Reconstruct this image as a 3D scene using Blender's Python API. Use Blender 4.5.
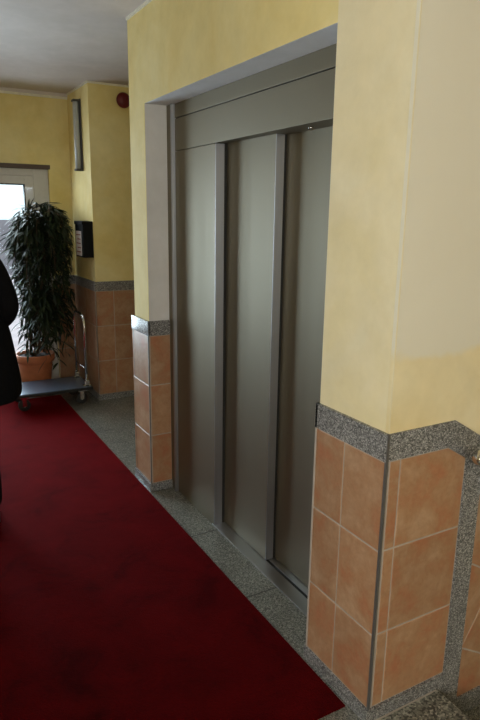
import bpy, bmesh, math, random
from mathutils import Vector, Matrix
random.seed(7)
PI = math.pi
S = bpy.context.scene
COL = S.collection
for o in list(bpy.data.objects): bpy.data.objects.remove(o)

# ------------------------------------------------------------------ camera
cd = bpy.data.cameras.new('camera'); cam = bpy.data.objects.new('camera', cd); COL.objects.link(cam)
YAW, PITCH, ROLL = .5132, .235, .0139
fw = Vector((math.sin(YAW)*math.cos(PITCH), math.cos(YAW)*math.cos(PITCH), -math.sin(PITCH)))
rt = Vector((math.cos(YAW), -math.sin(YAW), 0)); up = rt.cross(fw)
c_, s_ = math.cos(ROLL), math.sin(ROLL)
r2 = rt*c_ + up*s_; u2 = up*c_ - rt*s_
m = Matrix.Identity(4)
for i in range(3):
    m[i][0] = r2[i]; m[i][1] = u2[i]; m[i][2] = -fw[i]
m.translation = Vector((0, 0, 1.6))
cam.matrix_world = m
cd.sensor_fit = 'HORIZONTAL'; cd.sensor_width = 24; cd.lens = 606.7/480*24
cd.clip_start = .02; cd.clip_end = 200
S.camera = cam

# ------------------------------------------------------------------ light
S.view_settings.view_transform = 'Standard'; S.view_settings.look = 'None'
S.view_settings.gamma = 1; S.view_settings.use_curve_mapping = False
S.view_settings.exposure = 0.0
w = bpy.data.worlds.new('overcast_sky'); S.world = w; w.use_nodes = True
wn = w.node_tree.nodes; bg = wn['Background']
bg.inputs[0].default_value = (.80, .93, 1, 1); bg.inputs[1].default_value = 3.0

def area(name, loc, target, sx, sy, power, color):
    l = bpy.data.lights.new(name, 'AREA'); l.shape = 'RECTANGLE'; l.size = sx; l.size_y = sy
    l.energy = power; l.color = color
    o = bpy.data.objects.new(name, l); COL.objects.link(o); o.location = loc
    o.rotation_euler = (Vector(target)-Vector(loc)).to_track_quat('-Z', 'Y').to_euler()
    return o
# daylight through the windows behind the viewer, and through the entrance door
area('daylight_rear_window', (-.55, -2.62, 1.75), (-.35, 0, 1.83), 1.3, 1.1, 30, (1, .92, .82))
area('daylight_left_window', (-1.82, -.9, 1.75), (0, -.65, 1.85), 1.0, 1.1, 84, (1, .92, .82))
area('daylight_entrance', (.26, 5.95, 1.15), (.26, 3, .1), 1.7, 1.6, 145, (.78, .90, 1))

# ------------------------------------------------------------------ materials
def newmat(name):
    mt = bpy.data.materials.new(name); mt.use_nodes = True
    nt = mt.node_tree; return mt, nt, nt.nodes['Principled BSDF']
def N(nt, t, **k):
    n = nt.nodes.new(t)
    for a, b in k.items():
        if a in n.inputs: n.inputs[a].default_value = b
        else: setattr(n, a, b)
    return n
def coords(nt, scale=(1, 1, 1)):
    tc = N(nt, 'ShaderNodeTexCoord'); mp = N(nt, 'ShaderNodeMapping'); mp.inputs['Scale'].default_value = scale
    nt.links.new(tc.outputs['Object'], mp.inputs[0]); return mp.outputs[0]
def ramp(nt, fac, stops):
    r = N(nt, 'ShaderNodeValToRGB'); e = r.color_ramp.elements
    while len(e) < len(stops): e.new(.5)
    for i, (p, c) in enumerate(stops): e[i].position = p; e[i].color = (*c, 1)
    nt.links.new(fac, r.inputs[0]); return r.outputs[0]
def mixc(nt, fac, a, b, mode='MIX'):
    x = N(nt, 'ShaderNodeMix', data_type='RGBA', blend_type=mode)
    for sock, v in ((x.inputs[0], fac), (x.inputs[6], a), (x.inputs[7], b)):
        if hasattr(v, 'links'): nt.links.new(v, sock)
        else: sock.default_value = v if isinstance(v, (int, float)) else (*v, 1)
    return x.outputs[2]
def bump(nt, p, h, strength=.2, dist=.002):
    b = N(nt, 'ShaderNodeBump', Strength=strength, Distance=dist)
    nt.links.new(h, b.inputs['Height']); nt.links.new(b.outputs[0], p.inputs['Normal'])
def simple(name, col, rough=.5, metal=0, spec=.5, coat=0, var=.08, vs=30):
    mt, nt, p = newmat(name)
    n = N(nt, 'ShaderNodeTexNoise', Scale=vs, Detail=4.0); nt.links.new(coords(nt), n.inputs['Vector'])
    a = tuple(c*(1-var) for c in col); b = tuple(min(1, c*(1+var)) for c in col)
    nt.links.new(ramp(nt, n.outputs[0], [(.3, a), (.7, b)]), p.inputs['Base Color'])
    p.inputs['Roughness'].default_value = rough; p.inputs['Metallic'].default_value = metal
    p.inputs['Specular IOR Level'].default_value = spec; p.inputs['Coat Weight'].default_value = coat
    return mt

def plaster(name, base, pale, deep, rough=.75):
    mt, nt, p = newmat(name); v = coords(nt)
    n1 = N(nt, 'ShaderNodeTexNoise', Scale=2.2, Detail=5.0, Roughness=.6, Distortion=.5)
    n2 = N(nt, 'ShaderNodeTexNoise', Scale=9.0, Detail=6.0, Roughness=.65)
    n3 = N(nt, 'ShaderNodeTexNoise', Scale=160.0, Detail=3.0)
    for n in (n1, n2, n3): nt.links.new(v, n.inputs['Vector'])
    a = ramp(nt, n1.outputs[0], [(.36, deep), (.5, base), (.66, pale)])
    b = ramp(nt, n2.outputs[0], [(.3, (.93, .93, .91)), (.7, (1.03, 1.03, 1.03))])
    nt.links.new(mixc(nt, 1.0, a, b, 'MULTIPLY'), p.inputs['Base Color'])
    p.inputs['Roughness'].default_value = rough; p.inputs['Specular IOR Level'].default_value = .25
    bump(nt, p, n3.outputs[0], .12, .0015)
    return mt, nt, p, v
M = {}
M['yellow'] = plaster('yellow_washed_plaster', (.80, .66, .30), (.83, .71, .37), (.77, .61, .25))[0]
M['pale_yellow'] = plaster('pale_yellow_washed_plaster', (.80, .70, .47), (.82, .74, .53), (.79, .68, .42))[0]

# stair side: same wash with a paler, greyer field above about 1.2 m
def paler_above():
    mt, nt, p, v = plaster('yellow_plaster_paler_above', (.80, .68, .42), (.83, .73, .49), (.77, .63, .35))
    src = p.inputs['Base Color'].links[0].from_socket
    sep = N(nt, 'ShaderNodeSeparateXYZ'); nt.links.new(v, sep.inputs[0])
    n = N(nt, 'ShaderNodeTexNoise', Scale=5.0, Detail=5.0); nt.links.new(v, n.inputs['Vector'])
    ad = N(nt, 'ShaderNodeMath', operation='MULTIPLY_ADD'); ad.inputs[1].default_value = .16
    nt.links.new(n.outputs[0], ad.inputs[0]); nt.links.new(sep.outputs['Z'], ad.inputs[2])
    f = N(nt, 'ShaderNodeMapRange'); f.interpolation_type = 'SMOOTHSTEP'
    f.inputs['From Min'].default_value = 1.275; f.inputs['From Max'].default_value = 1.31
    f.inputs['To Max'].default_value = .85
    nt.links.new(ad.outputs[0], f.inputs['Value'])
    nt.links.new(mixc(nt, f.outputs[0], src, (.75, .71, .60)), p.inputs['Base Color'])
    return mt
M['stair_plaster'] = paler_above()
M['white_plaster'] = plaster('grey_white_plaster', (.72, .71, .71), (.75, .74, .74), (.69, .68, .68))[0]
M['soffit'] = plaster('soffit_plaster_lit_from_below', (.84, .84, .88), (.86, .86, .90), (.81, .81, .85))[0]  # same white plaster as the reveal, light from below painted in as colour
M['ceiling'] = plaster('off_white_ceiling_paint', (.64, .57, .54), (.67, .60, .565), (.61, .545, .515))[0]
M['cornice'] = simple('white_cornice_paint', (.78, .74, .62), .6)

def granite(name, dark, mid, light, rough, scale=210):
    mt, nt, p = newmat(name); v = coords(nt)
    vo = N(nt, 'ShaderNodeTexVoronoi', Scale=float(scale)); n = N(nt, 'ShaderNodeTexNoise', Scale=scale*.35, Detail=5.0, Roughness=.7)
    n2 = N(nt, 'ShaderNodeTexNoise', Scale=6.0, Detail=3.0)
    for x in (vo, n, n2): nt.links.new(v, x.inputs['Vector'])
    s = N(nt, 'ShaderNodeSeparateColor'); nt.links.new(vo.outputs['Color'], s.inputs[0])
    a = ramp(nt, s.outputs[0], [(.0, dark), (.28, dark), (.42, mid), (.72, mid), (.9, light)])
    b = ramp(nt, n.outputs[0], [(.35, (.72, .72, .72)), (.65, (1.18, 1.18, 1.18))])
    c = mixc(nt, 1.0, a, b, 'MULTIPLY')
    d = ramp(nt, n2.outputs[0], [(.3, (.88, .88, .88)), (.7, (1.08, 1.08, 1.08))])
    nt.links.new(mixc(nt, 1.0, c, d, 'MULTIPLY'), p.inputs['Base Color'])
    p.inputs['Roughness'].default_value = rough
    return mt
M['granite'] = granite('grey_granite', (.075, .075, .075), (.22, .22, .22), (.46, .45, .44), .32, 290)
M['polished_granite'] = granite('polished_grey_granite', (.075, .075, .075), (.22, .22, .22), (.46, .45, .44), .12)
M['floor'] = granite('green_grey_granite_floor', (.11, .11, .097), (.20, .20, .175), (.31, .31, .265), .26, 260)

M['landing'] = granite('speckled_landing_granite', (.06, .06, .05), (.19, .19, .16), (.40, .39, .33), .35, 150)
def tile_mat(name, rough, a, b, c):
    mt, nt, p = newmat(name); v = coords(nt)
    g = N(nt, 'ShaderNodeNewGeometry')
    n1 = N(nt, 'ShaderNodeTexNoise', Scale=9.0, Detail=7.0, Roughness=.65, Distortion=.4, noise_dimensions='4D')
    n2 = N(nt, 'ShaderNodeTexNoise', Scale=55.0, Detail=5.0, Roughness=.7)
    nt.links.new(v, n1.inputs['Vector']); nt.links.new(v, n2.inputs['Vector'])
    mm = N(nt, 'ShaderNodeMath', operation='MULTIPLY'); mm.inputs[1].default_value = 30
    nt.links.new(g.outputs['Random Per Island'], mm.inputs[0]); nt.links.new(mm.outputs[0], n1.inputs['W'])
    col = ramp(nt, n1.outputs[0], [(.34, a), (.5, b), (.68, c)])
    d = ramp(nt, n2.outputs[0], [(.3, (.90, .89, .87)), (.7, (1.08, 1.10, 1.12))])
    e = ramp(nt, g.outputs['Random Per Island'], [(0, (.93, .93, .93)), (1, (1.05, 1.04, 1.02))])
    nt.links.new(mixc(nt, 1.0, mixc(nt, 1.0, col, d, 'MULTIPLY'), e, 'MULTIPLY'), p.inputs['Base Color'])
    p.inputs['Roughness'].default_value = rough
    bump(nt, p, n2.outputs[0], .15, .002)
    return mt
M['tile'] = tile_mat('terracotta_tile', .38, (.39, .158, .080), (.38, .21, .115), (.46, .295, .185))
M['grout'] = simple('pale_grout', (.42, .36, .31), .8)
M['profile'] = simple('dark_metal_edge_profile', (.16, .155, .15), .45, .5)

def steel(name, col, rough, sx, sy, sz, aniso=.5):
    mt, nt, p = newmat(name)
    n = N(nt, 'ShaderNodeTexNoise', Scale=1.0, Detail=3.0); nt.links.new(coords(nt, (sx, sy, sz)), n.inputs['Vector'])
    a = tuple(c*.93 for c in col); b = tuple(c*1.06 for c in col)
    nt.links.new(ramp(nt, n.outputs[0], [(.3, a), (.7, b)]), p.inputs['Base Color'])
    nt.links.new(ramp(nt, n.outputs[0], [(.3, (rough*.92,)*3), (.7, (rough*1.1,)*3)]), p.inputs['Roughness'])
    p.inputs['Metallic'].default_value = 1; p.inputs['Anisotropic'].default_value = aniso
    return mt
M['steel'] = steel('brushed_steel', (.258, .230, .172), .58, 500, 500, 3, 0)
M['steel_light'] = steel('satin_steel_edge', (.44, .46, .51), .45, 400, 400, 3)
M['steel_sill'] = steel('ribbed_sill_metal', (.52, .53, .55), .40, 500, 4, 4)
M['dark_gap'] = simple('dark_shadow_gap_metal', (.02, .02, .02), .6, .2)
M['chrome'] = simple('polished_chrome', (.75, .75, .75), .12, 1, var=.02)
M['handrail'] = simple('stainless_handrail', (.62, .60, .56), .18, 1, var=.03)
M['white_pvc'] = simple('white_door_paint', (.62, .60, .60), .35, var=.03)
M['brown'] = simple('brown_lintel_metal', (.09, .06, .05), .5)
M['black'] = simple('black_plastic', (.004, .004, .005), .6, spec=.15, var=.2)
M['paper'] = simple('white_paper', (.72, .66, .64), .7, var=.04)
M['ink'] = simple('red_brown_ink', (.35, .10, .08), .7)
M['lamp_grey'] = simple('pale_grey_plastic', (.42, .44, .43), .4, var=.04)
M['lamp_cap'] = simple('dark_grey_plastic', (.05, .05, .05), .5)
M['red'] = simple('dark_red_plastic', (.13, .004, .008), .5)
M['pot'] = simple('terracotta_pot_clay', (.52, .17, .07), .65, var=.15, vs=14)
M['soil'] = simple('potting_soil', (.05, .03, .02), .95, var=.4, vs=60)
M['bark'] = simple('brown_bark', (.12, .08, .05), .9, var=.3)
M['joint'] = simple('dark_joint_mortar', (.05, .05, .045), .9)
M['rubber'] = simple('black_rubber', (.015, .015, .015), .7)
M['deck'] = simple('deck_rubber_with_sky_sheen', (.10, .13, .18), .28, .3, var=.1)  # dark rubber deck, blue sky sheen painted into its base colour
M['coat'] = simple('black_wool_cloth', (.006, .006, .007), .95, spec=.1, var=.25, vs=90)
M['trouser'] = simple('black_trouser_cloth', (.007, .007, .009), .9, spec=.1, var=.2)
M['skin'] = simple('skin', (.50, .29, .20), .5, var=.05)
M['lips'] = simple('lips', (.38, .12, .10), .45, var=.05)
M['hair'] = simple('dark_brown_hair', (.03, .018, .01), .5, var=.3, vs=120)
M['leather'] = simple('black_leather', (.01, .01, .01), .35)
M['pavement'] = simple('pinkish_street_paving', (.42, .33, .34), .85, var=.15, vs=3)
M['facade'] = simple('pale_blue_render', (.74, .80, .82), .8, var=.04)
M['facade_window'] = simple('grey_window_glass', (.30, .36, .40), .1, var=.1)
M['plinth'] = simple('pink_grey_plinth_stone', (.17, .145, .16), .8, var=.15, vs=2)

def carpet_mat():
    mt, nt, p = newmat('red_carpet_pile'); v = coords(nt)
    n1 = N(nt, 'ShaderNodeTexNoise', Scale=4.0, Detail=6.0, Roughness=.68, Distortion=.6)
    n2 = N(nt, 'ShaderNodeTexNoise', Scale=260.0, Detail=3.0)
    for n in (n1, n2): nt.links.new(v, n.inputs['Vector'])
    a = ramp(nt, n1.outputs[0], [(.34, (.026, .0005, .0006)), (.45, (.050, .0009, .0012)), (.68, (.073, .0013, .0018))])
    b = ramp(nt, n2.outputs[0], [(.3, (.7, .7, .7)), (.7, (1.25, 1.25, 1.25))])
    nt.links.new(mixc(nt, 1.0, a, b, 'MULTIPLY'), p.inputs['Base Color'])
    p.inputs['Roughness'].default_value = .95; p.inputs['Specular IOR Level'].default_value = .03
    p.inputs['Sheen Weight'].default_value = .36; p.inputs['Sheen Roughness'].default_value = .35
    p.inputs['Sheen Tint'].default_value = (1, .015, .03, 1)
    bump(nt, p, n2.outputs[0], .5, .004)
    return mt
M['carpet'] = carpet_mat()
def leaf_mat():
    mt, nt, p = newmat('dark_green_leaf'); g = N(nt, 'ShaderNodeNewGeometry')
    nt.links.new(ramp(nt, g.outputs['Random Per Island'], [(0, (.006, .013, .004)), (.6, (.012, .024, .007)), (1, (.032, .046, .013))]), p.inputs['Base Color'])
    p.inputs['Roughness'].default_value = .5
    return mt
M['leaf'] = leaf_mat()
def glass_mat():
    mt, nt, p = newmat('clear_window_glass'); nt.nodes.remove(p)
    t = N(nt, 'ShaderNodeBsdfTransparent'); t.inputs[0].default_value = (.93, .97, .97, 1)
    g = N(nt, 'ShaderNodeBsdfGlossy'); g.inputs['Roughness'].default_value = .02
    f = N(nt, 'ShaderNodeFresnel', IOR=1.45); x = N(nt, 'ShaderNodeMixShader')
    nt.links.new(f.outputs[0], x.inputs[0]); nt.links.new(t.outputs[0], x.inputs[1]); nt.links.new(g.outputs[0], x.inputs[2])
    nt.links.new(x.outputs[0], nt.nodes['Material Output'].inputs[0]); return mt
M['glass'] = glass_mat()

# ------------------------------------------------------------------ helpers
def obj(name, bm, mats, parent=None, smooth=False, kind=None, bevel=0, seg=2):
    me = bpy.data.meshes.new(name); bmesh.ops.recalc_face_normals(bm, faces=bm.faces)
    bm.to_mesh(me); bm.free()
    o = bpy.data.objects.new(name, me); COL.objects.link(o)
    for k in (mats if isinstance(mats, (list, tuple)) else [mats]): me.materials.append(M[k])
    if smooth:
        for p in me.polygons: p.use_smooth = True
    if parent: o.parent = parent
    if kind: o['kind'] = kind
    if bevel:
        b = o.modifiers.new('bevel', 'BEVEL'); b.width = bevel; b.segments = seg; b.limit_method = 'ANGLE'
    return o
def struct(name, bm, mats, parent=None, **k):
    return obj(name, bm, mats, parent, kind=None if parent else 'structure', **k)
def thing(name, label, cat, loc=(0, 0, 0), rz=0, group=None):
    o = bpy.data.objects.new(name, None); COL.objects.link(o); o.empty_display_size = .1
    o.location = loc; o.rotation_euler = (0, 0, rz); o['label'] = label; o['category'] = cat
    if group: o['group'] = group
    return o
def box(bm, x0, x1, y0, y1, z0, z1, mi=0):
    v = [bm.verts.new(p) for p in ((x0,y0,z0),(x1,y0,z0),(x1,y1,z0),(x0,y1,z0),(x0,y0,z1),(x1,y0,z1),(x1,y1,z1),(x0,y1,z1))]
    for f in ((0,3,2,1),(4,5,6,7),(0,1,5,4),(1,2,6,5),(2,3,7,6),(3,0,4,7)):
        bm.faces.new([v[i] for i in f]).material_index = mi
def B(*boxes):
    bm = bmesh.new()
    for b in boxes: box(bm, *b)
    return bm
def prism(bm, pts, d0, d1, frame, inset=0, mi=0):
    """pts: 2-D polygon; frame(u,v,d) gives a 3-D point; body from depth d0 to d1, face edge chamfered by inset"""
    n = len(pts); cx = sum(p[0] for p in pts)/n; cy = sum(p[1] for p in pts)/n
    def ins(p, a):
        d = math.hypot(p[0]-cx, p[1]-cy) or 1; return (p[0]-(p[0]-cx)/d*a*1.4, p[1]-(p[1]-cy)/d*a*1.4)
    rings = [[bm.verts.new(frame(p[0], p[1], d0)) for p in pts]]
    if inset:
        rings.append([bm.verts.new(frame(p[0], p[1], d1-inset*.7*(1 if d1 > d0 else -1))) for p in pts])
        rings.append([bm.verts.new(frame(*ins(p, inset), d1)) for p in pts])
    else: rings.append([bm.verts.new(frame(p[0], p[1], d1)) for p in pts])
    for a, b in zip(rings, rings[1:]):
        for i in range(n): bm.faces.new([a[i], a[(i+1) % n], b[(i+1) % n], b[i]]).material_index = mi
    bm.faces.new(rings[0][::-1]).material_index = mi; bm.faces.new(rings[-1]).material_index = mi
def clip(poly, a, b, c):
    """keep the part of a polygon where a*x+b*y+c >= 0"""
    out = []
    for i, p in enumerate(poly):
        q = poly[(i+1) % len(poly)]; dp = a*p[0]+b*p[1]+c; dq = a*q[0]+b*q[1]+c
        if dp >= 0: out.append(p)
        if (dp >= 0) != (dq >= 0):
            t = dp/(dp-dq); out.append((p[0]+(q[0]-p[0])*t, p[1]+(q[1]-p[1])*t))
    return out
def rect(a, b, c, d): return [(a, c), (b, c), (b, d), (a, d)]
def tube(bm, pts, r, seg=12, mi=0, closed=True):
    pts = [Vector(p) for p in pts]; rs = r if isinstance(r, (list, tuple)) else [r]*len(pts)
    prev = None; rings = []
    for i, p in enumerate(pts):
        d = (pts[min(i+1, len(pts)-1)]-pts[max(i-1, 0)]).normalized()
        if prev is None: a = d.cross(Vector((0, 0, 1)) if abs(d.z) < .9 else Vector((1, 0, 0))).normalized()
        else: a = (prev-d*prev.dot(d)).normalized()
        prev = a; b = d.cross(a)
        rings.append([bm.verts.new(p+(a*math.cos(t)+b*math.sin(t))*rs[i]) for t in (2*PI*k/seg for k in range(seg))])
    for x, y in zip(rings, rings[1:]):
        for k in range(seg): bm.faces.new([x[k], x[(k+1) % seg], y[(k+1) % seg], y[k]]).material_index = mi
    if closed:
        bm.faces.new(rings[0][::-1]).material_index = mi; bm.faces.new(rings[-1]).material_index = mi
def lathe(bm, prof, c=(0, 0, 0), seg=32, axis='z', mi=0):
    rings = []
    for r, h in prof:
        ring = []
        for k in range(seg):
            t = 2*PI*k/seg; a, b = r*math.cos(t), r*math.sin(t)
            p = {'z': (a, b, h), 'x': (h, a, b), 'y': (b, h, a)}[axis]
            ring.append(bm.verts.new((p[0]+c[0], p[1]+c[1], p[2]+c[2])))
        rings.append(ring)
    for x, y in zip(rings, rings[1:]):
        for k in range(seg): bm.faces.new([x[k], x[(k+1) % seg], y[(k+1) % seg], y[k]]).material_index = mi
    bm.faces.new(rings[0][::-1]).material_index = mi; bm.faces.new(rings[-1]).material_index = mi

# planes on which cladding is laid: frame(u, v, depth outwards)
def face_x(x):  return lambda u, v, d: (x-d, u, v)        # faces -x (the hall), u = y
def face_xp(x): return lambda u, v, d: (x+d, u, v)        # faces +x
def face_y(y):  return lambda u, v, d: (u, y-d, v)        # faces -y, u = x
def face_yp(y): return lambda u, v, d: (u, y+d, v)        # faces +y

G = .003
ROWF = [(.05, .348), (.348, .648), (.648, .935)]
ROWS = [(.05, .322), (.322, .614), (.614, .905)]
def cladding(parent, frame, u0, u1, joints, band=True, skirt=True, rows=ROWS, zt=(.905, .99), gran='granite'):
    us = [u0]+[j for j in joints if u0 < j < u1]+[u1]
    bm = bmesh.new()
    for a, b in zip(us, us[1:]):
        for c, d in rows: prism(bm, rect(a+G, b-G, c+G, d-G), 0, .010, frame, .002)
    obj('wall_tiles', bm, 'tile', parent)
    bm = bmesh.new(); prism(bm, rect(u0, u1, rows[0][0], rows[-1][1]), 0, .0082, frame); obj('grout', bm, 'grout', parent)
    if band:
        bm = bmesh.new(); prism(bm, rect(u0, u1, zt[0]+.001, zt[1]), 0, .012, frame, .0015); obj('granite_band', bm, gran, parent)
    if skirt:
        bm = bmesh.new(); prism(bm, rect(u0, u1, 0, rows[0][0]-.001), 0, .018, frame, .0015); obj('granite_skirting', bm, 'granite', parent)

# ------------------------------------------------------------------ room shell
HT = 2.6; XL = -1.75; YB = -2.55; YF = 5.70; XR = 4.0
fl = struct('floor', B((XL-.2, 1.472, YB-.2, 1.234, -.18, 0), (XL-.2, XR, 1.234, YF+.3, -.18, 0)), 'floor')
# joints of the slabs
bm = bmesh.new()
for k in range(-6, 7):
    y = 1.983+k*.572
    if y < YF: box(bm, XL, 1.185 if y < 1.3 else 1.32, y-.0024, y+.0024, -.003, .0006)
for x in (.745, .173, -.4, -.97, -1.54): box(bm, x-.0016, x+.0016, YB, YF, -.003, .0006)
box(bm, 1.187, XR, 3.987, 3.990, -.003, .0006); box(bm, 1.40, 1.403, 3.41, 5.04, -.003, .0006)
obj('floor_joints', bm, 'joint', fl)
ce = struct('ceiling', B((XL-.2, XR, YB-.2, YF+.3, HT, HT+.15)), 'ceiling')

# right side: solid block round the elevator
wr = struct('wall_right', B((1.19, 1.78, 1.5605, 3.1458, 2.148, HT), (1.60, 1.80, 1.56, 3.145, 0, 2.148), (1.20, XR, 3.160, 3.375, 0, HT), (1.26, XR, 1.246, 1.56, -1.6, HT)), 'yellow')
# visible plaster skins of both piers
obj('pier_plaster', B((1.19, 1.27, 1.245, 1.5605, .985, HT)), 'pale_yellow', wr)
obj('pier_plaster', B((1.19, 1.30, 3.1458, 3.375, .985, HT)), 'yellow', wr)
obj('reveal_plaster', B((1.191, 1.60, 3.145, 3.160, .985, 2.148)), 'white_plaster', wr)
obj('soffit_plaster', B((1.191, 1.60, 1.56, 3.145, 2.1475, 2.154)), 'soffit', wr)
obj('pier_core', B((1.19, 1.60, 1.236, 1.56, 0, .985), (1.19, 1.60, 3.145, 3.37, 0, 1.0)), 'grout', wr)
cladding(wr, face_x(1.19), 1.222, 1.569, [1.412])
cladding(wr, face_yp(1.5575), 1.178, 1.308, [], skirt=True)
obj('reveal_plaster', B((1.1905, 1.308, 1.5603, 1.5618, .991, 2.147)), 'white_plaster', wr)
cladding(wr, face_x(1.19), 3.133, 3.405, [], rows=ROWF, zt=(.935, 1.018), gran='polished_granite')
cladding(wr, face_y(3.145), 1.178, 1.312, [], rows=ROWF, zt=(.935, 1.018))
cladding(wr, face_yp(3.375), 1.18, XR, [1.47+.29*k for k in range(9)])
obj('corner_profile', B((1.1785, 1.1865, 1.2190, 1.2270, .052, .991)), 'profile', wr)
obj('corner_profile', B((1.1775, 1.183, 3.1325, 3.138, .05, 1.019)), 'profile', wr)

obj('corner_bead', B((1.1888, 1.1918, 1.2278, 1.2308, .993, HT)), 'pale_yellow', wr)
# stair side wall (faces the viewer, y = 1.25): tiles level beside the landing, then raked with the stair
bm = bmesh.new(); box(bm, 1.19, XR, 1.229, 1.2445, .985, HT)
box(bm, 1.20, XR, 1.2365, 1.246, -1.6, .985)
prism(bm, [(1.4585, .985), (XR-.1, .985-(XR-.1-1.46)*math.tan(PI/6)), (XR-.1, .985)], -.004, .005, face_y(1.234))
ws = struct('wall_stair_side', bm, 'stair_plaster')
SL = math.tan(math.radians(30)); fy = face_y(1.234)
XT, XB = 1.460, 1.439            # where band top / bottom edge start to rake
def topz(x): return .99-max(0, x-XT)*SL
def botz(x): return .905-max(0, x-XB)*SL
SX0, SX1 = 1.524, 1.608           # upright granite strip
bm = bmesh.new()
for a, b in ((1.19+.008, 1.240), (1.240, SX0)):
    for c, d in ROWS:
        P = rect(a+G, b-G, c+G, d-G)
        P = clip(P, -SL, -1, .905-G+XB*SL)
        prism(bm, P, 0, .010, fy, .002)
# raked tiles right of the strip
ca, sa = math.cos(math.radians(30)), math.sin(math.radians(30))
ox, oz = 1.605, .118
for i in range(-6, 12):
    for j in range(-8, 10):
        q = [((u+i)*.29, (v+j)*.29) for u, v in ((0, 0), (1, 0), (1, 1), (0, 1))]
        q = [(u+(G if k in (0, 3) else -G), v+(G if k in (0, 1) else -G)) for k, (u, v) in enumerate(q)]
        P = [(ox+u*ca+v*sa, oz-u*sa+v*ca) for u, v in q]
        P = clip(P, 1, 0, -(SX1+G)); P = clip(P, -1, 0, XR-.1) if P else P
        P = clip(P, -SL, -1, .905-G+XB*SL) if P else P
        P = clip(P, SL, 1, .10-1.602*SL) if P else P          # along the raked foot
        P = clip(P, 0, 1, 1.5) if P else P
        if len(P) > 2: prism(bm, P, 0, .010, fy, .002)
obj('wall_tiles', bm, 'tile', ws)
bm = bmesh.new()
prism(bm, [(1.1925, .04), (SX0, .04), (SX0, .853), (XB, .905), (1.1925, .905)], 0, .0082, fy)
x9 = XR-.1
prism(bm, [(SX1, -.9), (x9, -1.6), (x9, botz(x9)), (SX1, botz(SX1))], 0, .0082, fy)
obj('grout', bm, 'grout', ws)
bm = bmesh.new()
prism(bm, [(1.185, .906), (XB, .906), (XT, .99), (1.185, .99)], 0, .012, fy, .001)
prism(bm, [(XB, .906), (x9, botz(x9)), (x9, topz(x9)), (XT, .99)], 0, .012, fy, .001)
obj('granite_band', bm, 'granite', ws)
bm = bmesh.new(); prism(bm, [(SX0+.001, .052), (SX1-.001, -.095), (SX1-.001, botz(SX1)-.001), (SX0+.001, botz(SX0)-.001)], 0, .012, fy, .001)
obj('granite_upright', bm, 'granite', ws)
RUN, RIS = .30, .175
bm = bmesh.new()
prism(bm, [(1.1725, 0), (1.482, 0), (1.572, -.18), (1.608, -.18), (1.608, -.09), (1.532, .05), (1.1725, .05)], 0, .018, fy, .001)
for k in range(1, 7):
    xa = 1.472+RUN*(k-1); xb = xa+RUN
    za = -RIS*k
    prism(bm, [(max(xa, 1.608), za), (xb, za), (xb+.001, za+.085), (max(xa, 1.608), za+.085)], 0, .018, fy, .001)
obj('granite_skirting', bm, 'granite', ws)

# stair going down beside it
bm = bmesh.new()
for k in range(1, 8):
    xa = 1.472+RUN*(k-1); z = -RIS*k
    box(bm, xa, xa+RUN+.03, YB+.2, 1.234, z-.3, z)
    box(bm, xa-.002, xa+RUN-.012, YB+.2, 1.216, z, z+.004)
box(bm, 1.40, XR+.12, YB-.12, 1.30, -1.78, -1.58)
st = struct('floor_stair', bm, 'floor')
obj('landing_nosing', B((1.20, 1.477, .66, 1.209, 0, .004), (1.20, 1.477, .09, .656, 0, .004), (1.20, 1.477, -.48, .086, 0, .004)), 'landing', fl, bevel=.001)
obj('landing_edge', B((1.467, 1.487, YB, 1.212, -.03, .0045)), 'landing', fl)
obj('grout', B((1.19, 1.482, 1.2095, 1.2145, .0005, .0055)), 'grout', fl)

# other walls
wl = struct('wall_left', B((XL-.12, XL, -1.45, 0-.35, 0, .9), (XL-.12, XL, -1.45, -.35, 2.35, HT), (XL-.12, XL, YB-.12, -1.45, 0, HT), (XL-.12, XL, -.35, YF+.12, 0, HT)), 'yellow')
cladding(wl, face_xp(XL), -.3, YF, [-.3+.29*k for k in range(1, 22)])
wb = struct('wall_back', B((XL, -1.25, YB-.12, YB, 0, HT), (.15, XR, YB-.12, YB, -1.6, HT), (-1.25, .15, YB-.12, YB, 0, .9), (-1.25, .15, YB-.12, YB, 2.35, HT)), 'yellow')
wx = struct('wall_far_side', B((XR, XR+.12, YB, YF, -1.6, HT)), 'yellow')
for nm, fr in (('window_1', ('y', YB-.06, -1.25, .15, .9, 2.35)), ('window_2', ('x', XL-.06, -1.45, -.35, .9, 2.35))):
    ax, c, a, b, z0, z1 = fr; bm = bmesh.new(); t = .06; g = bmesh.new()
    for (p, q, r, s) in ((a, b, z0, z0+t), (a, b, z1-t, z1), (a, a+t, z0, z1), (b-t, b, z0, z1), ((a+b)/2-t/2, (a+b)/2+t/2, z0, z1)):
        if ax == 'y': box(bm, p, q, c-.03, c+.03, r, s)
        else: box(bm, c-.03, c+.03, p, q, r, s)
    if ax == 'y': box(g, a+t, b-t, c-.003, c+.003, z0+t, z1-t)
    else: box(g, c-.003, c+.003, a+t, b-t, z0+t, z1-t)
    wi = struct(nm, bm, 'white_pvc'); obj('pane', g, 'glass', wi)

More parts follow.
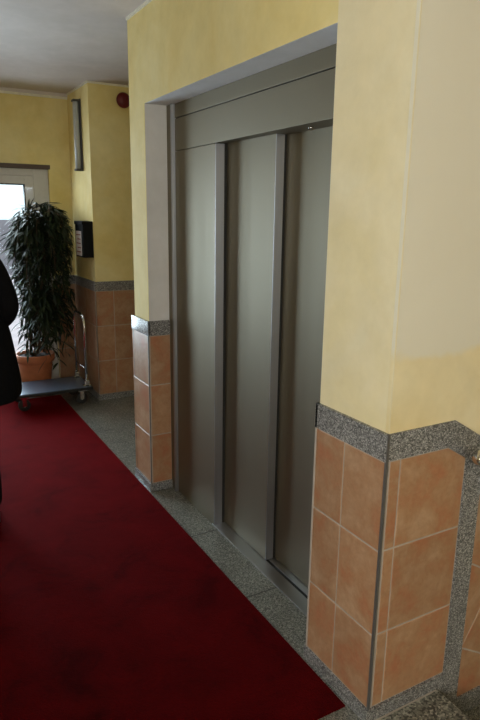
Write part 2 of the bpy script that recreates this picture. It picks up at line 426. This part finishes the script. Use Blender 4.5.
# far end: chimney-like pier with alcove wall (faces viewer at y=5.05) and entrance wall
PX = 1.442
wa = struct('wall_alcove', B((PX, XR, 5.05, YF+.12, 0, HT)), 'yellow')
ROW2 = [(.05, .350), (.350, .655), (.655, .955)]
cladding(wa, face_y(5.05), PX-.010, XR, [PX+.15+.295*k for k in range(9)], rows=ROW2, zt=(.955, 1.035))
cladding(wa, face_x(PX), 5.04, YF, [5.33, 5.62], rows=ROW2, zt=(.955, 1.035))
DX0, DX1, DZ = -.76, 1.250, 1.965
we = struct('wall_entrance', B((XL, DX0, YF, YF+.12, 0, HT), (DX0, DX1, YF, YF+.12, DZ+.035, HT), (DX1, PX, YF, YF+.12, 0, HT)), 'yellow')
cladding(we, face_y(YF), DX1+.002, PX-.01, [], rows=ROW2, zt=(.955, 1.035))
cladding(we, face_y(YF), XL+.01, DX0-.002, [XL+.3*k for k in (1, 2, 3)], rows=ROW2, zt=(.955, 1.035))

# cornice: thin white line at the top of the walls
def cornice(name, frame, a, b):
    bm = bmesh.new(); prism(bm, rect(a, b, HT-.014, HT), 0, .009, frame, .003); struct(name, bm, 'cornice')
cornice('trim_1', face_x(1.19), 1.234, 3.375); cornice('trim_2', face_y(5.05), PX-.014, XR); cornice('trim_3', face_x(PX), 5.036, YF)
struct('trim_4', B((XL, PX, YF-.014, YF+.002, 2.556, 2.574)), 'cornice'); struct('trim_7', B((XL, PX, YF-.02, YF+.002, 2.574, HT)), 'ceiling'); cornice('trim_5', face_xp(XL), YB, YF); cornice('trim_6', face_y(1.234), 1.19, XR)

# entrance door: white frame, two glazed leaves
yd = YF+.03
d1 = struct('door_1', B((DX0, DX0+.13, yd, yd+.08, 0, DZ), (DX1-.13, DX1, yd, yd+.08, 0, DZ), (DX0+.13, DX1-.13, yd, yd+.08, DZ-.06, DZ)), 'white_pvc', bevel=.004)
obj('lintel_bar', B((DX0-.02, DX1+.012, YF-.012, yd+.08, DZ, DZ+.036)), 'brown', d1)
mid = (DX0+DX1)/2
for a, b in ((mid, DX1-.13), (DX0+.13, mid)):
    t = .078
    lf = obj('door_leaf', B((a+.003, a+t, yd-.015, yd+.05, .01, DZ-.061), (b-t, b-.003, yd-.015, yd+.05, .01, DZ-.061), (a+t, b-t, yd-.015, yd+.05, DZ-.131, DZ-.061), (a+t, b-t, yd-.015, yd+.05, .01, .30)), 'white_pvc', d1, bevel=.004)
    g = .008
    obj('gasket', B((a+t, a+t+g, yd-.017, yd+.02, .30, DZ-.131), (b-t-g, b-t, yd-.017, yd+.02, .30, DZ-.131), (a+t, b-t, yd-.017, yd+.02, DZ-.139, DZ-.131), (a+t, b-t, yd-.017, yd+.02, .30, .308)), 'black', lf)
    obj('pane', B((a+t, b-t, yd+.012, yd+.018, .30, DZ-.131)), 'glass', lf)
bm = bmesh.new(); tube(bm, [(mid+.05, yd-.015, 1.05), (mid+.05, yd-.07, 1.05), (mid+.17, yd-.07, 1.05)], .010); obj('door_handle', bm, 'chrome', d1, True)

# outside
struct('ground_outside', B((-14, 16, YF+.32, 30, -.25, -.12)), 'pavement')
bd = thing('house_across', 'pale blue rendered house with pink-grey plinth seen through the entrance glass', 'building', (0, 18, -.12))
obj('wall', B((-14, 16, 0, 4, 1.5, 9)), 'facade', bd); obj('plinth', B((-14, 16, -.05, 4, 0, 1.5)), 'plinth', bd)
for k in range(-4, 6):
    wf = obj('window', B((k*2.6, k*2.6+1.1, -.04, .02, 2.8, 4.4)), 'white_pvc', bd)
    obj('pane', B((k*2.6+.07, k*2.6+1.03, -.05, -.035, 2.87, 4.33)), 'facade_window', wf)

# ------------------------------------------------------------------ elevator entrance
FX = 1.322
el = thing('elevator_entrance', 'brushed steel elevator entrance with telescopic sliding doors in the yellow wall', 'elevator', (FX, 2.35, 0))
def ebox(name, boxes, mat, parent=None, **k):
    bm = bmesh.new()
    for b in boxes: box(bm, b[0]-FX, b[1]-FX, b[2]-2.35, b[3]-2.35, b[4], b[5])
    return obj(name, bm, mat, parent or el, **k)
Y0, Y1 = 1.562, 3.143
J1 = 2.60                                     # edge of the fixed jamb panel
J2 = 2.178                                    # edge of the slow leaf
for ya, yb in ((3.088, Y1), (Y0, Y0+.03)): ebox('frame', [(FX-.012, FX+.03, ya, yb, 0.001, 2.147)], 'steel', bevel=.001)
ebox('frame_edge', [(FX-.016, FX+.02, 3.066, 3.086, 0.001, 2.147)], 'steel_light', bevel=.001)
ebox('header_strip', [(FX, FX+.20, Y0+.03, 3.066, 2.078, 2.147)], 'steel', bevel=.0015)
ebox('fascia_panel', [(FX+.001, FX+.20, Y0+.03, 3.066, 1.918, 2.074)], 'steel', bevel=.0015)
ebox('header_shadow_gap', [(FX+.008, FX+.19, Y0+.03, 3.066, 2.074, 2.078)], 'dark_gap')
ebox('jamb_panel', [(FX, FX+.044, J1+.002, 3.064, 0.001, 1.915)], 'steel', bevel=.0015)
ebox('jamb_return', [(FX-.0005, FX+.045, J1-.004, J1+.002, 0.001, 1.916)], 'steel_light', bevel=.0015)
ebox('door_seal', [(FX+.045, FX+.06, J1-.002, J1+.01, 0.001, 1.918)], 'dark_gap')
sl = ebox('door_leaf', [(FX+.060, FX+.098, J2+.004, J1+.04, .008, 1.945)], 'steel', bevel=.002)
ebox('leaf_edge', [(FX+.0595, FX+.100, J2, J2+.004, .008, 1.945)], 'steel_light', sl, bevel=.001)
ebox('door_seal', [(FX+.100, FX+.112, J2+.002, J2+.014, .008, 1.945)], 'dark_gap', sl)
ebox('door_leaf', [(FX+.112, FX+.150, Y0+.005, J2+.06, .008, 1.945)], 'steel', bevel=.002)
ebox('jamb_column', [(FX, FX+.05, Y0+.03, Y0+.06, 0.001, 1.915)], 'steel', bevel=.0015)
ebox('sill', [(FX-.003, FX+.064, Y0+.002, J1+.02, 0.0005, .006), (FX+.080, FX+.118, Y0+.002, J2+.03, 0.0005, .006), (FX+.13, FX+.2, Y0+.002, J2+.03, .0005, .006)], 'steel_sill', bevel=.001)
ebox('sill_groove', [(FX+.062, FX+.14, Y0+.002, J2+.03, 0.0002, .002)], 'dark_gap')
bm = bmesh.new(); lathe(bm, [(.001, 0), (.009, .001), (.010, .004), (.006, .008), (.001, .009)], (FX+.05-FX, 1.93-2.35, 1.9085), 16)
obj('door_sensor', bm, 'chrome', el, True)

# ------------------------------------------------------------------ carpet
bm = bmesh.new(); n = 60
CX0, CX1, CY0, CY1 = -.76, 1.160, 1.306, 5.33
box(bm, CX0, CX1, CY0, CY1, .001, .009)
ca_ = obj('red_carpet', bm, 'carpet', bevel=.003)
ca_['label'] = 'long dark red carpet runner on the hall floor'; ca_['category'] = 'carpet'

# ------------------------------------------------------------------ handrail on the stair side wall
hr = thing('stair_handrail', 'stainless steel stair handrail with rounded end on tiled wall', 'handrail', (1.499, 1.155, .886))
d = Vector((math.cos(math.radians(30)), 0, -math.sin(math.radians(30))))
p0 = Vector((0, 0, 0)); R_ = .024; L = 2.4
bm = bmesh.new()
tube(bm, [p0+d*(-.018), p0+d*(-.0165), p0+d*(-.012), p0+d*(-.005), p0, p0+d*L], [.002, .012, .019, .0235, R_, R_], 20); obj('rail', bm, 'handrail', hr, True)
for q in (.16, 1.2, 2.2):
    c = p0+d*q; bm = bmesh.new()
    tube(bm, [c+Vector((0, 0, -.018)), c+Vector((0, .0, -.05)), c+Vector((0, .02, -.065)), c+Vector((0, .058, -.065))], .007)
    br = obj('bracket', bm, 'handrail', hr, True)
    bm = bmesh.new(); lathe(bm, [(.030, .050), (.030, .0615), (.02, .0618)], (c.x, 0, c.z-.065), 20, 'y'); obj('rosette', bm, 'handrail', br)

# ------------------------------------------------------------------ small wall things at the far end
al = thing('alarm_bell', 'round dark red alarm bell high on the alcove wall', 'alarm', (1.725, 5.05, 2.482))
bm = bmesh.new(); lathe(bm, [(.020, -.001), (.050, -.002), (.052, -.012), (.02, -.015)], axis='y'); obj('base_plate', bm, 'red', al, True)
bm = bmesh.new(); lathe(bm, [(.040, -.012), (.058, -.016), (.060, -.024), (.055, -.034), (.042, -.044), (.02, -.050), (.004, -.051)], axis='y'); obj('gong', bm, 'red', al, True)

lt = thing('wall_lamp', 'long pale grey vertical tube lamp high on the pier side', 'lamp', (PX, 5.29, 1.94))
obj('backplate', B((-.014, -.001, -.032, .032, 0, .56)), 'lamp_cap', lt, bevel=.003)
bm = bmesh.new(); tube(bm, [(-.036, 0, .02), (-.036, 0, .54)], .024, 20); obj('diffuser', bm, 'lamp_grey', lt, True)
for z in (-.002, .538):
    bm = bmesh.new(); box(bm, -.062, -.001, -.034, .034, z, z+.018); obj('end_cap', bm, 'lamp_cap', lt, bevel=.004)

mb = thing('letter_box', 'black wall box with white notice on its front beside the plant', 'box', (PX, 5.13, 1.235))
obj('body', B((-.085, -.001, -.07, .17, 0, .285)), 'black', mb, bevel=.004)
obj('lid', B((-.092, -.001, -.074, .174, .268, .296)), 'black', mb, bevel=.004)
nt_ = obj('notice', B((-.0875, -.0855, -.02, .15, .012, .215)), 'paper', mb)
bm = bmesh.new()
for i in range(5): box(bm, -.0883, -.0874, .0, .13-.03*(i % 2), .04+i*.035, .048+i*.035)
obj('print', bm, 'ink', nt_)

# ------------------------------------------------------------------ trolley
tr = thing('platform_trolley', 'flat platform trolley with folding tube handle standing on the carpet end', 'trolley', (1.03, 5.135, 0.009), 0)
DL, DW, DT = .31, .20, .155
dk = obj('deck', B((-DL, DL, -DW, DW, DT-.022, DT)), 'deck', tr, bevel=.006)
obj('bumper', B((-DL-.008, DL+.008, -DW-.008, -DW+.001, DT-.026, DT-.002), (-DL-.008, DL+.008, DW-.001, DW+.008, DT-.026, DT-.002), (-DL-.008, -DL+.001, -DW, DW, DT-.026, DT-.002), (DL-.001, DL+.008, -DW, DW, DT-.026, DT-.002)), 'rubber', tr, bevel=.003)
bm = bmesh.new(); hx = DL-.03; hz = .765
tube(bm, [(hx, -.16, DT), (hx, -.16, .64), (hx, -.155, .71), (hx, -.13, .75), (hx, -.09, hz), (hx, .09, hz), (hx, .13, .75), (hx, .155, .71), (hx, .16, .64), (hx, .16, DT)], .0115, 12)
obj('handle', bm, 'chrome', tr, True)
bm = bmesh.new(); tube(bm, [(hx, -.16, .30), (hx, .16, .30)], .007, 10); obj('handle_crossbar', bm, 'chrome', tr, True)
for s in (-1, 1):
    bm = bmesh.new(); box(bm, hx-.035, hx+.03, s*.16-.018, s*.16+.018, DT, DT+.012); box(bm, hx-.018, hx+.018, s*.16-.018, s*.16-.013, DT, DT+.05); box(bm, hx-.018, hx+.018, s*.16+.013, s*.16+.018, DT, DT+.05)
    obj('hinge', bm, 'chrome', tr, bevel=.002)
for sx in (-1, 1):
    for sy in (-1, 1):
        cx, cy = sx*(DL-.075), sy*(DW-.06)
        bm = bmesh.new(); lathe(bm, [(.012, -.014), (.045, -.014), (.0485, -.010), (.0485, .010), (.045, .014), (.012, .014)], (cx, cy, .049), 28, 'y')
        wh = obj('wheel', bm, 'rubber', tr, True)
        bm = bmesh.new(); box(bm, cx-.016, cx+.016, cy-.022, cy-.018, .04, .115); box(bm, cx-.016, cx+.016, cy+.018, cy+.022, .04, .115); box(bm, cx-.034, cx+.034, cy-.034, cy+.034, .113, DT-.022)
        obj('fork', bm, 'chrome', wh, bevel=.001)
        bm = bmesh.new(); lathe(bm, [(.014, -.0165), (.014, .0165)], (cx, cy, .049), 16, 'y'); obj('hub', bm, 'lamp_grey', wh, True)

# ------------------------------------------------------------------ potted plant
PC = Vector((.998, 5.515, 0.001))
pp = thing('potted_plant', 'tall drooping dark green indoor tree in terracotta pot by the entrance', 'plant', PC)
bm = bmesh.new()
lathe(bm, [(.02, .012), (.112, .012), (.118, .03), (.146, .29), (.148, .300), (.164, .303), (.168, .312), (.170, .362), (.165, .370), (.153, .368), (.150, .34), (.11, .335)], seg=48)
obj('pot', bm, 'pot', pp, True)
bm = bmesh.new(); lathe(bm, [(.10, 0), (.14, .001), (.150, .020), (.146, .022), (.135, .011), (.05, .011)], seg=40); obj('saucer', bm, 'pot', pp, True)
bm = bmesh.new(); lathe(bm, [(.01, .325), (.150, .33), (.150, .342), (.10, .352), (.01, .356)], seg=32); obj('soil', bm, 'soil', pp)
bm = bmesh.new(); tips = []
def clampp(v):
    v = v.copy(); v.x = min(v.x, PX-.100-PC.x); v.y = min(v.y, YF-.03-PC.y); return v
for k in range(3):
    a = k*2.1+.4; b0 = Vector((.035*math.cos(a), .035*math.sin(a), .35))
    tube(bm, [b0, b0+Vector((.03+.02*math.cos(a), .02*math.sin(a), .4)), b0+Vector((.08+.04*math.cos(a+1), .04*math.sin(a+1), .75)), b0+Vector((.105+.04*math.cos(a+.5), .04*math.sin(a+.5), 1.12))], [.014, .012, .009, .005], 8)
obj('trunk', bm, 'bark', pp, True)
bm = bmesh.new(); twigs = []
for k in range(135):
    z0 = random.uniform(.62, 1.48); a = random.uniform(0, 2*PI)
    if k < 50: z0 = random.uniform(1.38, 1.57)
    R0 = .240*(.60+.40*random.random()); 
    if z0 < 1.0: R0 *= .78
    drop = random.uniform(.15, .5) if z0 > .95 else random.uniform(.25, .55)
    rise = random.uniform(.05, .2)
    pts = []
    for i in range(7):
        t = i/6; r = R0*(1-(1-t)**1.8)
        pts.append(clampp(Vector((.105+r*math.cos(a)*1.08, r*math.sin(a)*.9-.04, z0+rise*math.sin(t*PI*.8)-drop*t**2.2))))
    twigs.append(pts); tube(bm, pts, [.004-.0004*i for i in range(7)], 5)
obj('twigs', bm, 'bark', pp, True)
bm = bmesh.new()
def leaf(p, dirv, L, W, droop):
    d_ = dirv.normalized(); side = d_.cross(Vector((0, 0, 1)))
    if side.length < .1: side = Vector((1, 0, 0))
    side.normalize(); side = (side+Vector((0, 0, random.uniform(-.6, .6)))).normalized()
    prev = None; q = p.copy(); n_ = 5
    for i in range(n_+1):
        t = i/n_; wd = W*math.sin(PI*min(1, t*.92+.06))**.8*(1-.25*t)
        a = bm.verts.new(clampp(q-side*wd)); b = bm.verts.new(clampp(q+side*wd)); c = bm.verts.new(clampp(q-Vector((0, 0, wd*.35))))
        if prev:
            bm.faces.new([prev[0], prev[2], c, a]); bm.faces.new([prev[2], prev[1], b, c])
        prev = (a, b, c)
        d_ = (d_+Vector((0, 0, -droop))).normalized(); q = q+d_*(L/n_)
for pts in twigs:
    for i in range(1, 7):
        for k in range(random.choice((3, 4, 5))):
            t = random.random(); p = pts[i-1].lerp(pts[i], t)
            out = (pts[i]-pts[i-1]).normalized(); a = random.uniform(0, 2*PI)
            rad = Vector((p.x-.105, p.y, 0)); rad = rad.normalized() if rad.length > .02 else Vector((0, 0, 0))
            dv = out*.35+rad*.45+Vector((math.cos(a), math.sin(a), random.uniform(-.5, .55)))*.8
            leaf(p, dv, random.uniform(.09, .165), random.uniform(.009, .0145), random.uniform(.05, .28))
obj('foliage', bm, 'leaf', pp, True)

# ------------------------------------------------------------------ person in a black coat at the left edge
PP = Vector((.205, 3.2, .009))
pe = thing('person', 'person in long black coat and black trousers at the left edge, right arm bent', 'person', PP)
def skin(name, nodes, edges, mat, parent, sub=2):
    me = bpy.data.meshes.new(name); me.from_pydata([n[0] for n in nodes], edges, [])
    o = bpy.data.objects.new(name, me); COL.objects.link(o); o.parent = parent; me.materials.append(M[mat])
    sk = o.modifiers.new('skin', 'SKIN'); sk.use_smooth_shade = True
    for v, n in zip(me.skin_vertices[0].data, nodes):
        r = n[1]; v.radius = r if isinstance(r, tuple) else (r, r)
    me.skin_vertices[0].data[0].use_root = True
    ss = o.modifiers.new('sub', 'SUBSURF'); ss.levels = sub; ss.render_levels = sub
    return o
# walks towards the entrance (+y); right side is +x
bn = [((0,0,.95),(.14,.10)), ((0,0,1.12),(.125,.09)), ((0,.01,1.30),(.15,.10)), ((0,0,1.41),(.11,.08)), ((0,.0,1.48),.052), ((0,.015,1.54),.055),
      ((.17,0,1.375),.055), ((.255,-.05,1.13),.038), ((.215,.12,1.02),.028), ((.185,.17,1.005),(.030,.018)),
      ((-.17,0,1.375),.055), ((-.275,-.03,1.12),.038), ((-.335,.05,.90),.028), ((-.345,.07,.84),(.030,.018)),
      ((.09,.0,.88),.085), ((.10,.06,.50),.055), ((.10,.0,.10),.036), ((.10,.10,.045),(.035,.03)),
      ((-.09,0,.88),.085), ((-.10,-.03,.50),.055), ((-.10,-.20,.14),.036), ((-.10,-.12,.06),(.035,.03))]
be = [(0,1),(1,2),(2,3),(3,4),(4,5),(3,6),(6,7),(7,8),(8,9),(3,10),(10,11),(11,12),(12,13),(0,14),(14,15),(15,16),(16,17),(0,18),(18,19),(19,20),(20,21)]
skin('body', bn, be, 'skin', pe)
# head with face
bm = bmesh.new(); bmesh.ops.create_uvsphere(bm, u_segments=28, v_segments=20, radius=1)
for v in bm.verts:
    x, y, z = v.co; w_ = 1-.22*max(0, -z)**1.5
    v.co = Vector((x*.075*w_, y*.095*(1-.1*max(0, -z)), z*.115))
    if v.co.y > .07 and abs(v.co.x) < .014 and -.03 < v.co.z < .015: v.co.y += .018
    if v.co.y > .06 and .012 < abs(v.co.x) < .045 and 0 < v.co.z < .025: v.co.y -= .008
    v.co += Vector((0, .02, 1.60))
hd = obj('head', bm, 'skin', pe, True)
for s in (-1, 1):
    bm = bmesh.new(); bmesh.ops.create_uvsphere(bm, u_segments=10, v_segments=8, radius=.011); bmesh.ops.translate(bm, verts=bm.verts, vec=(s*.030, .098, 1.612)); obj('eye', bm, 'black', hd, True)
    bm = bmesh.new(); bmesh.ops.create_uvsphere(bm, u_segments=10, v_segments=8, radius=1); bmesh.ops.scale(bm, verts=bm.verts, vec=(.008, .018, .03)); bmesh.ops.translate(bm, verts=bm.verts, vec=(s*.076, .015, 1.60)); obj('ear', bm, 'skin', hd, True)
bm = bmesh.new(); bmesh.ops.create_uvsphere(bm, u_segments=28, v_segments=20, radius=1)
for v in list(bm.verts):
    x, y, z = v.co; v.co = Vector((x*.086, y*.104-.012, z*.120+.012)) + Vector((0, .02, 1.60))
bmesh.ops.delete(bm, geom=[v for v in bm.verts if (v.co.y > .055 and v.co.z < 1.66) or v.co.z < 1.53], context='VERTS')
hrr = obj('hair', bm, 'hair', hd, True); hrr.modifiers.new('s', 'SOLIDIFY').thickness = .01
bm = bmesh.new(); tube(bm, [(-.022, .088, 1.548), (-.010, .095, 1.551), (0, .097, 1.5495), (.010, .095, 1.551), (.022, .088, 1.548)], [.002, .005, .0055, .005, .002], 8); obj('mouth', bm, 'lips', hd, True)
# hands with fingers
def hand(side, wrist, dirv, pn):
    dirv = Vector(dirv).normalized(); pn = Vector(pn).normalized(); sd = dirv.cross(pn).normalized()
    w0 = Vector(wrist); nodes = [(w0, (.022, .016)), (w0+dirv*.045, (.034, .015)), (w0+dirv*.08, (.036, .014))]; ed = [(0, 1), (1, 2)]
    h = skin('hand', nodes, ed, 'skin', pe)
    for k, (off, ln) in enumerate(((-.028, .068), (-.009, .077), (.010, .072), (.028, .056))):
        b = w0+dirv*.078+sd*off; ns = [(b, .0095), (b+dirv*ln*.45-pn*.010, .0088), (b+dirv*ln*.72-pn*.028, .008), (b+dirv*ln*.85-pn*.046, .007)]
        skin('finger', ns, [(0, 1), (1, 2), (2, 3)], 'skin', h, 1)
    b = w0+dirv*.03-sd*.026; ns = [(b, .012), (b-sd*.022+dirv*.025-pn*.008, .011), (b-sd*.030+dirv*.052-pn*.018, .009)]
    skin('thumb', ns, [(0, 1), (1, 2)], 'skin', h, 1)
hand(1, (.19, .16, 1.008), (-.45, .88, -.1), (0, -.2, -1))
hand(-1, (-.342, .065, .86), (-.05, .15, -1), (1, 0, 0))
# coat
rings = [(1.485, .066, .066, .004), (1.462, .105, .088, .003), (1.43, .165, .115, 0), (1.38, .200, .125, 0), (1.33, .205, .125, .005), (1.18, .195, .13, .005), (1.08, .235, .145, 0), (1.0, .258, .15, 0), (.85, .275, .17, 0), (.74, .290, .19, 0), (.675, .287, .20, 0), (.668, .275, .19, 0)]
bm = bmesh.new(); seg = 40; rr = []
for i, (z, a, b, oy) in enumerate(rings):
    f = max(0, (1.0-z))*.10
    rr.append([bm.verts.new((a*math.cos(t)*(1+f*math.sin(9*t+1)), oy+b*math.sin(t)*(1+f*math.sin(7*t)), z-(.05*max(0, -math.cos(t-.2))*(1 if z < .7 else 0)))) for t in (2*PI*k/seg for k in range(seg))])
for x, y in zip(rr, rr[1:]):
    for k in range(seg): bm.faces.new([x[k], x[(k+1) % seg], y[(k+1) % seg], y[k]])
bm.faces.new(rr[0])
co = obj('coat', bm, 'coat', pe, True); co.modifiers.new('s', 'SOLIDIFY').thickness = -.008; co.modifiers.new('u', 'SUBSURF').render_levels = 1
for s, pts in ((1, [((.12, 0, 1.385), .085), ((.18, -.01, 1.345), .080), ((.235, -.04, 1.22), .064), ((.262, -.06, 1.12), .056), ((.240, .03, 1.065), .052), ((.215, .12, 1.025), .042)]),
               (-1, [((-.12, 0, 1.385), .085), ((-.18, -.01, 1.34), .078), ((-.245, -.025, 1.2), .062), ((-.277, -.03, 1.11), .055), ((-.310, .01, 1.0), .048), ((-.334, .05, .91), .042)])):
    skin('sleeve', pts, [(i, i+1) for i in range(5)], 'coat', co)
bm = bmesh.new(); tube(bm, [(.072*math.cos(t), .065*math.sin(t), 1.455+.01*math.sin(t)) for t in (2*PI*k/24 for k in range(25))], .022, 10); obj('collar', bm, 'coat', co, True)
for s, k in ((1, 14), (-1, 18)):
    skin('trouser_leg', [(bn[k][0], .095), (bn[k+1][0], .07), ((bn[k+2][0][0], bn[k+2][0][1], bn[k+2][0][2]+.04), .065), ((bn[k+2][0][0], bn[k+2][0][1]+.01, bn[k+2][0][2]-.05), .060)], [(0, 1), (1, 2), (2, 3)], 'trouser', pe)
for s, (hx_, hy, hz_, tl) in ((1, (.10, -.03, .0, 0)), (-1, (-.10, -.21, .035, 0))):
    bm = bmesh.new(); rr = []
    for (y, wd, ht, zz) in ((-.04, .020, .05, 0), (-.02, .034, .085, 0), (.03, .038, .09, 0), (.09, .040, .065, 0), (.16, .046, .050, 0), (.21, .040, .040, 0), (.235, .018, .022, 0)):
        zb = hz_*(1-(y+.04)/.275); rr.append([bm.verts.new((hx_+wd*cx_, hy+y, zb+ht*cz_)) for cx_, cz_ in ((-1, 0), (1, 0), (1.02, .35), (.75, .85), (0, 1), (-.75, .85), (-1.02, .35))])
    for x, y in zip(rr, rr[1:]):
        for k in range(7): bm.faces.new([x[k], x[(k+1) % 7], y[(k+1) % 7], y[k]])
    bm.faces.new(rr[0]); bm.faces.new(rr[-1][::-1]); obj('shoe', bm, 'leather', pe, True)
